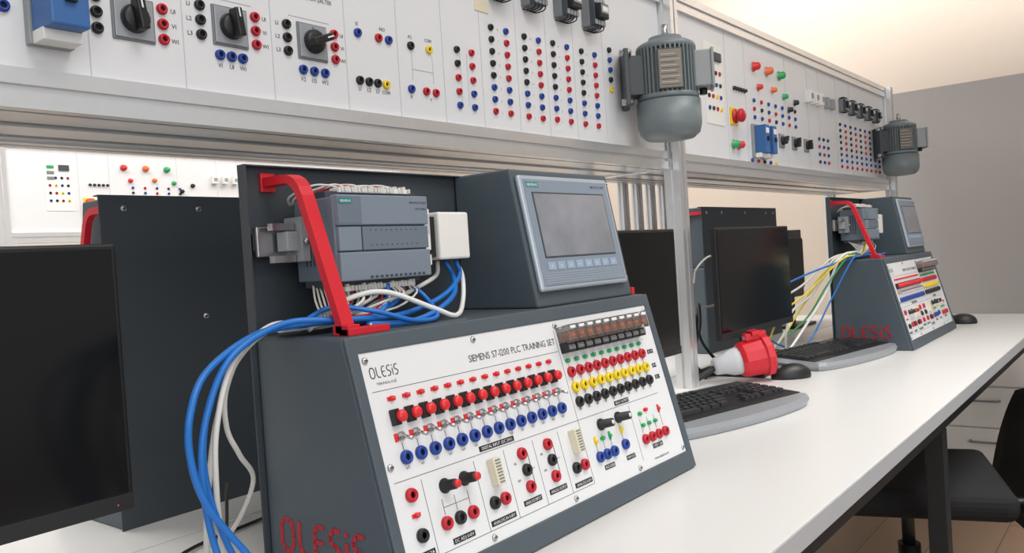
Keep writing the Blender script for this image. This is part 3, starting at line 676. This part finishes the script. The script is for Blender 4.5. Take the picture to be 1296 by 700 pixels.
def board2(Y,x0,x1,label,full,dx=0):
    r,pp=board((Y,),x0,x1,label)
    def S(c,x,z): place(r,x0,'socket',SKS[LC[c]],x+dx,z)
    t=MB()
    def ln(a,b_,c_,d_,m='inkl'): t.box(min(a,c_)+dx-x0-.0008,max(a,c_)+dx-x0+.0008,-.0006,.001,min(b_,d_)-.0008,max(b_,d_)+.0008,m)
    for x in(2.30,2.44,2.78,3.0,3.12,3.32,3.5): ln(x,zb+.003,x,zt-.003)
    m=MB();m.box(-.06,.06,-.13,.10,0,.002,'white',.0005)
    for i in range(3):m.box(-.05,-.02,.06-.025*i,.072-.025*i,.002,.006,'green' if i==0 else 'grey',.001)
    m.box(0,.045,.05,.075,.002,.008,'plcd',.001);place(r,x0,'supply_module',m.mesh('supply_module'),2.215+dx,.83)
    for i in range(4):
        for j in range(4): place(r,x0,'socket',SKS[LC['bkry'[(i+j)%4]]],2.175+.026*i+dx,.745+.034*j)
    place(r,x0,'emergency_stop',esm,2.34+dx,.735,0,'red mushroom emergency stop on yellow plate',None,1.1)
    place(r,x0,'push_button_lamp',PLM['green'],2.325+dx,.652);place(r,x0,'push_button_lamp',PLM['redl'],2.36+dx,.652)
    for c,x in(('redl',2.51),('orange',2.618),('green',2.726)): place(r,x0,'pilot_lamp',PLM[c],x+dx,.905,0,None,None,1.1)
    for c,x,z in(('redl',2.54,.845),('orange',2.66,.85),('green',2.76,.84),('black',2.86,.83),('black',2.80,.80)): place(r,x0,'selector_button',PLM[c],x+dx,z,0,None,None,.8)
    for i in range(7):
        for j in range(3):
            if full: S('bbrkbrb'[(i+2*j)%7],2.50+.06*i,.748+.026*j)
    for i in range(2): place(r,x0,'motor_breaker',br2m,2.485+dx+.062*i,.672,0,'blue motor protection breaker')
    for i in range(3):
        q=place(r,x0,'rotary_switch',rotm,2.72+dx+.12*i,.690,0,None,None,.85);ob('rotary_knob',rotk,q,Matrix.Rotation(-.8+.4*i,4,'Z'),'black rotary knob')
    for x in(2.35,2.37,2.39,2.41,2.43): place(r,x0,'push_button_lamp',PLM['black'],x+dx,.82,0,None,None,.5)
    for i in range(3):
        m=MB();m.box(-.014,.014,-.022,.022,0,.025,'white',.002);m.box(-.009,.009,-.008,.008,.025,.028,'boxg');place(r,x0,'timer_relay',m.mesh('timer_relay'),2.98+dx+.06*i,.865)
    for i in range(2):
        m=MB();m.box(-.015,.015,-.02,.02,0,.015,'boxg',.002);place(r,x0,'power_outlet',m.mesh('power_outlet'),3.20+dx+.06*i,.865)
    for i in range(5): place(r,x0,'contactor',ctm,3.38+dx+.115*i,.875,0,None,None,.78)
    if full:
        for j in range(9):
            for i in range(8): S('rbbkkkkk'[i] if j%2==0 else 'rbbrrrrb'[i],3.36+.068*j,.635+.0235*i)
        for j in range(3):
            for i in range(4): S('kbrb'[(i+j)%4],3.10+.05*j,.64+.028*i)
        for j in range(5): S('brkby'[j],2.46+.05*j,.612)
    else:
        for j in range(5):
            for i in range(4): S('rbkb'[(i+j)%4],2.55+.06*j,.74+.024*i)
    ob('printed_markings',t,pp,Matrix(),'grey printed lines')
    return r
B2=board2(.99,PX1+.025,PX2-.025,'white training board with lamps, breakers and socket columns',True)
rk3=root('aluminium_rack',(0,0,T),'aluminium profile rack along the rear wall','rack')
FX0,FX1=1.44,3.7;FY=3.86
for z in(zb-.0225,zt+.0225): rail(rk3,FX0,FX1,FY+.01,z,.045,.045)
for x in(FX0-.023,FX1+.023): post(rk3,x,FY+.01,-.75,zt+.045,.046,.046)
board2(FY,FX0,FX1,'white training board with lamps on a rack by the rear wall',False,1.95-2.51)
rd=root('side_table',(1.3,3.9,0),'white workbench below the rear training board','desk')
d=MB();d.box(0,2.6,0,.56,T-.028,T,'desk',.001);ob('worktop',d,rd,Matrix())
for x in(.05,2.5):
    for y in(.03,.5):
        d=MB();d.box(x,x+.04,y,y+.04,0,T-.0285,'blackm');ob('leg',d,rd,Matrix())
for x0_,x1_ in((-.6,1.9),(1.95,4.02)):
    B4=root('training_board',(x0_,1.262,T),'white rear board on the opposite side of the rack','training board')
    d=MB();d.box(0,x1_-x0_,0,.006,zb,zt,'board');ob('board_panel',d,B4,Matrix())

# ================================================ electric motors
mo=root('electric_motor',(1.745,.893,T+.733),'grey-green finned electric motor hung in front of rack post','electric motor',math.radians(0),'electric motors on the rack')
d=MB();d.lathe([(.052,.092),(.060,.088),(.0625,-.03)],40,'motor')
d.lathe([(.0625,-.03),(.0,-.03)],40,'motor')
for i in range(40):
    a=i*2*math.pi/40;mx=Matrix.Rotation(a,4,'Z');d.box(.058,.0685,-.0018,.0018,-.028,.084,'motor',0,mx)
d.lathe([(.066,.080),(.069,.086),(.066,.093),(.056,.099),(.04,.104),(.038,.112),(.018,.114),(0,.114)],36,'motor')
d.lathe([(0,-.034),(.068,-.034),(.0705,-.03),(.0705,-.022),(.06,-.02)],36,'motor')
ob('motor_body',d,mo,Matrix())
d=MB();d.lathe([(0,-.125),(.03,-.125),(.055,-.121),(.068,-.11),(.0735,-.09),(.0735,-.036)],36,'motor')
ob('fan_cover',d,mo,Matrix(),'smooth rounded fan cover')
d=MB();d.cyl((0,0,.112),(0,0,.142),.008,.008,'steel',14);d.lathe([(.012,.112),(.012,.118)],14,'steel');ob('shaft',d,mo,Matrix(),'steel shaft end')
ia=math.radians(128)
RL=Matrix.Rotation(ia,4,'Z')
d=MB();d.box(.06,.10,-.03,-.018,-.02,.07,'motord',.002,RL);d.box(.06,.10,.018,.03,-.02,.07,'motord',.002,RL)
d.box(.092,.104,-.045,.045,-.045,.085,'motord',.003,RL)
for y in(-.036,.036):
    for z in(-.036,.075): d.lathe([(.008,.086),(.008,.112),(0,.113)],8,'steel',RL@TR(0,y,z)@Matrix.Rotation(math.pi/2,4,'Y'))
d.box(.0,.09,-.02,.02,-.02,-.01,'motord',.001,RL)
ob('mounting_foot',d,mo,Matrix(),'dark mounting foot with bolts')
RB=Matrix.Rotation(math.radians(-62),4,'Z')
d=MB();d.box(.06,.100,-.034,.034,-.012,.07,'boxg',.004,RB);d.box(.098,.105,-.037,.037,-.015,.073,'boxg',.002,RB);d.cyl(RB@Vector((.08,0,-.012)),RB@Vector((.08,0,-.026)),.009,.009,'black',12)
ob('terminal_box',d,mo,Matrix(),'light grey terminal box')
RN=Matrix.Rotation(math.radians(214),4,'Z')
d=MB();d.box(.066,.0725,-.028,.028,-.018,.072,'motord',.001,RN);d.box(.0725,.0732,-.025,.025,-.015,.069,'nplate',0,RN)
for i in range(12): d.box(.0732,.0736,-.021,.021-.005*(i%3),-.010+i*.0062,-.0088+i*.0062,'inkl' if i%2 else 'ink',0,RN)
ob('nameplate',d,mo,Matrix(),'bronze rating plate with print')
d=MB();d.box(.01,.163,.055,.088,.005,.03,'motord',.002);ob('mounting_bracket',d,mo,Matrix(),'dark steel bracket to the post')
mo2=copy_tree(mo,TR(3.87,.893,T+.733));mo2['label']='grey-green finned electric motor at the far end of rack'

# ================================================ chairs
ch=root('office_chair',(2.30,.56,0),'black fabric office chair pushed under the workbench','chair',math.radians(18),'office chairs')
d=MB();d.box(-.235,.235,-.22,.23,.43,.50,'fabric',.03,None,4);ob('seat',d,ch,Matrix())
d=MB()
bm=bmesh.new();nx,nz=14,14;V=[]
for s in(0,1):
    for j in range(nz+1):
        for i in range(nx+1):
            x=(i/nx-.5)*2;z=j/nz;wd=.25*(1-.55*z**3-.1*(1-z)**3);V.append(bm.verts.new((x*wd,-.27+.05*x*x-.06*z+(-.045+.02*x*x if s else 0),.34+.37*z-.03*x*x*z)))
def idx(s,j,i): return V[s*(nz+1)*(nx+1)+j*(nx+1)+i]
for s in(0,1):
    for j in range(nz):
        for i in range(nx):
            q=[idx(s,j,i),idx(s,j,i+1),idx(s,j+1,i+1),idx(s,j+1,i)];bm.faces.new(q if s==0 else q[::-1])
for j in range(nz):
    bm.faces.new((idx(0,j,0),idx(0,j+1,0),idx(1,j+1,0),idx(1,j,0)));bm.faces.new((idx(0,j,nx),idx(1,j,nx),idx(1,j+1,nx),idx(0,j+1,nx)))
for i in range(nx):
    bm.faces.new((idx(0,0,i),idx(1,0,i),idx(1,0,i+1),idx(0,0,i+1)));bm.faces.new((idx(0,nz,i),idx(0,nz,i+1),idx(1,nz,i+1),idx(1,nz,i)))
bmesh.ops.recalc_face_normals(bm,faces=bm.faces);d.frombm(bm,'fabric',None,True);ob('backrest',d,ch,Matrix())
d=MB();d.tube([(0,-.35,.60),(0,-.345,.52),(0,-.30,.42),(0,-.1,.415)],.018,'black',10,5);ob('back_support',d,ch,Matrix())
d=MB();d.cyl((0,0,.1),(0,0,.3),.028,.028,'black');d.cyl((0,0,.3),(0,0,.43),.016,.016,'black');d.box(-.09,.09,-.1,.1,.405,.43,'black',.005);ob('gas_column',d,ch,Matrix())
for i in range(5):
    a=i*2*math.pi/5;c,s=math.cos(a),math.sin(a)
    d=MB();d.cyl((.02*c,.02*s,.11),(.30*c,.30*s,.075),.026,.014,'black',8);ob('base_arm',d,ch,Matrix())
    d=MB();d.lathe([(.026,-.012),(.028,0),(.026,.012)],14,'black',TR(.30*c,.30*s,.028)@Matrix.Rotation(a,4,'Z')@Matrix.Rotation(math.pi/2,4,'X'));d.cyl((.3*c,.3*s,.03),(.3*c,.3*s,.08),.008,.008,'black',8);ob('caster',d,ch,Matrix())

# drawer cabinet beyond the desk end
cb=root('drawer_cabinet',(4.12,.36,0),'white drawer cabinet beyond the end of the workbench','cabinet')
d=MB();d.box(0,.45,0,.60,.04,.60,'white',.003);d.box(.03,.43,.02,.58,0,.04,'black')
ob('cabinet_body',d,cb,Matrix())
for i in range(3):
    z0=.05+i*.183
    d=MB();d.box(-.018,-.001,.005,.595,z0,z0+.176,'white',.002);dr=ob('drawer',d,cb,Matrix())
    d=MB();d.tube([(-.018,.24,z0+.12),(-.04,.25,z0+.12),(-.04,.35,z0+.12),(-.018,.36,z0+.12)],.005,'grey',8,4);ob('handle',d,dr,Matrix(),'grey handle')

# ================================================ room
def struct(name,x0,x1,y0,y1,z0,z1,m):
    c=Vector(((x0+x1)/2,(y0+y1)/2,(z0+z1)/2));d=MB();d.box(x0-c.x,x1-c.x,y0-c.y,y1-c.y,z0-c.z,z1-c.z,m);return ob(name,d,None,Matrix.Translation(c),None,None,'structure')
struct('floor',-3,5.2,-4,5,-.1,0,'floor')
struct('ceiling',-3,5.2,-4,5,3.0,3.1,'ceil')
struct('wall_end',5.05,5.15,-4,4.75,0,3.0,'wallc')
struct('wall_rear',-3,5.05,4.75,4.85,0,3.0,'wallr')
struct('wall_grey_slab',4.75,4.87,-3.5,1.12,0,T+1.10,'wallg')  # grey slab standing before the lower end wall

# ================================================ lights
def area(x,y,z,sx,sy_,e,rot_=(0,0,0),col=(1,1,1),spread=180):
    l=bpy.data.lights.new('area','AREA');l.shape='RECTANGLE';l.size=sx;l.size_y=sy_;l.energy=e;l.color=col;l.spread=math.radians(spread)
    o=bpy.data.objects.new('area_light',l);o.location=(x,y,z);o.rotation_euler=rot_;COL.objects.link(o)
area(.5,-.6,2.95,1.2,1.2,30,col=(1,.98,.95));area(2.2,-.4,2.95,1.2,1.2,24,col=(1,.98,.95),spread=95)
area(.6,2.7,2.95,2.2,1.4,76,col=(1,.98,.95));area(3.2,2.6,2.95,2.0,1.4,56,col=(1,.96,.91))
area(-1.2,-2.6,1.9,3,2,44,(math.radians(75),0,math.radians(-30)),(.98,.99,1))  # added soft fill behind the camera, not a ceiling fixture
# added light without a real fixture, brightens the upper part of the end wall
area(3.5,.2,2.93,.12,4.0,15,(0,math.radians(-82),0),(1,.95,.89),60)
w=bpy.data.worlds.new('World');scn.world=w;w.use_nodes=True;bg=w.node_tree.nodes['Background'];bg.inputs[0].default_value=(.98,.985,1,1);bg.inputs[1].default_value=.60

# ================================================ camera
yaw,pit,rol=map(math.radians,(38.509,1.2692,3.6893))
Fv=Vector((math.cos(yaw)*math.cos(pit),math.sin(yaw)*math.cos(pit),-math.sin(pit)))
R=Vector((math.sin(yaw),-math.cos(yaw),0));U=R.cross(Fv)
R2=R*math.cos(rol)-U*math.sin(rol);U2=U*math.cos(rol)+R*math.sin(rol)
cd=bpy.data.cameras.new('camera');cd.sensor_width=36;cd.lens=1045.87/1296*36;cd.clip_start=.02
co=bpy.data.objects.new('camera',cd);COL.objects.link(co)
mx=Matrix.Identity(4)
for i in range(3): mx[i][0]=R2[i];mx[i][1]=U2[i];mx[i][2]=-Fv[i]
mx[2][3]=T+.36
co.matrix_world=mx;scn.camera=co
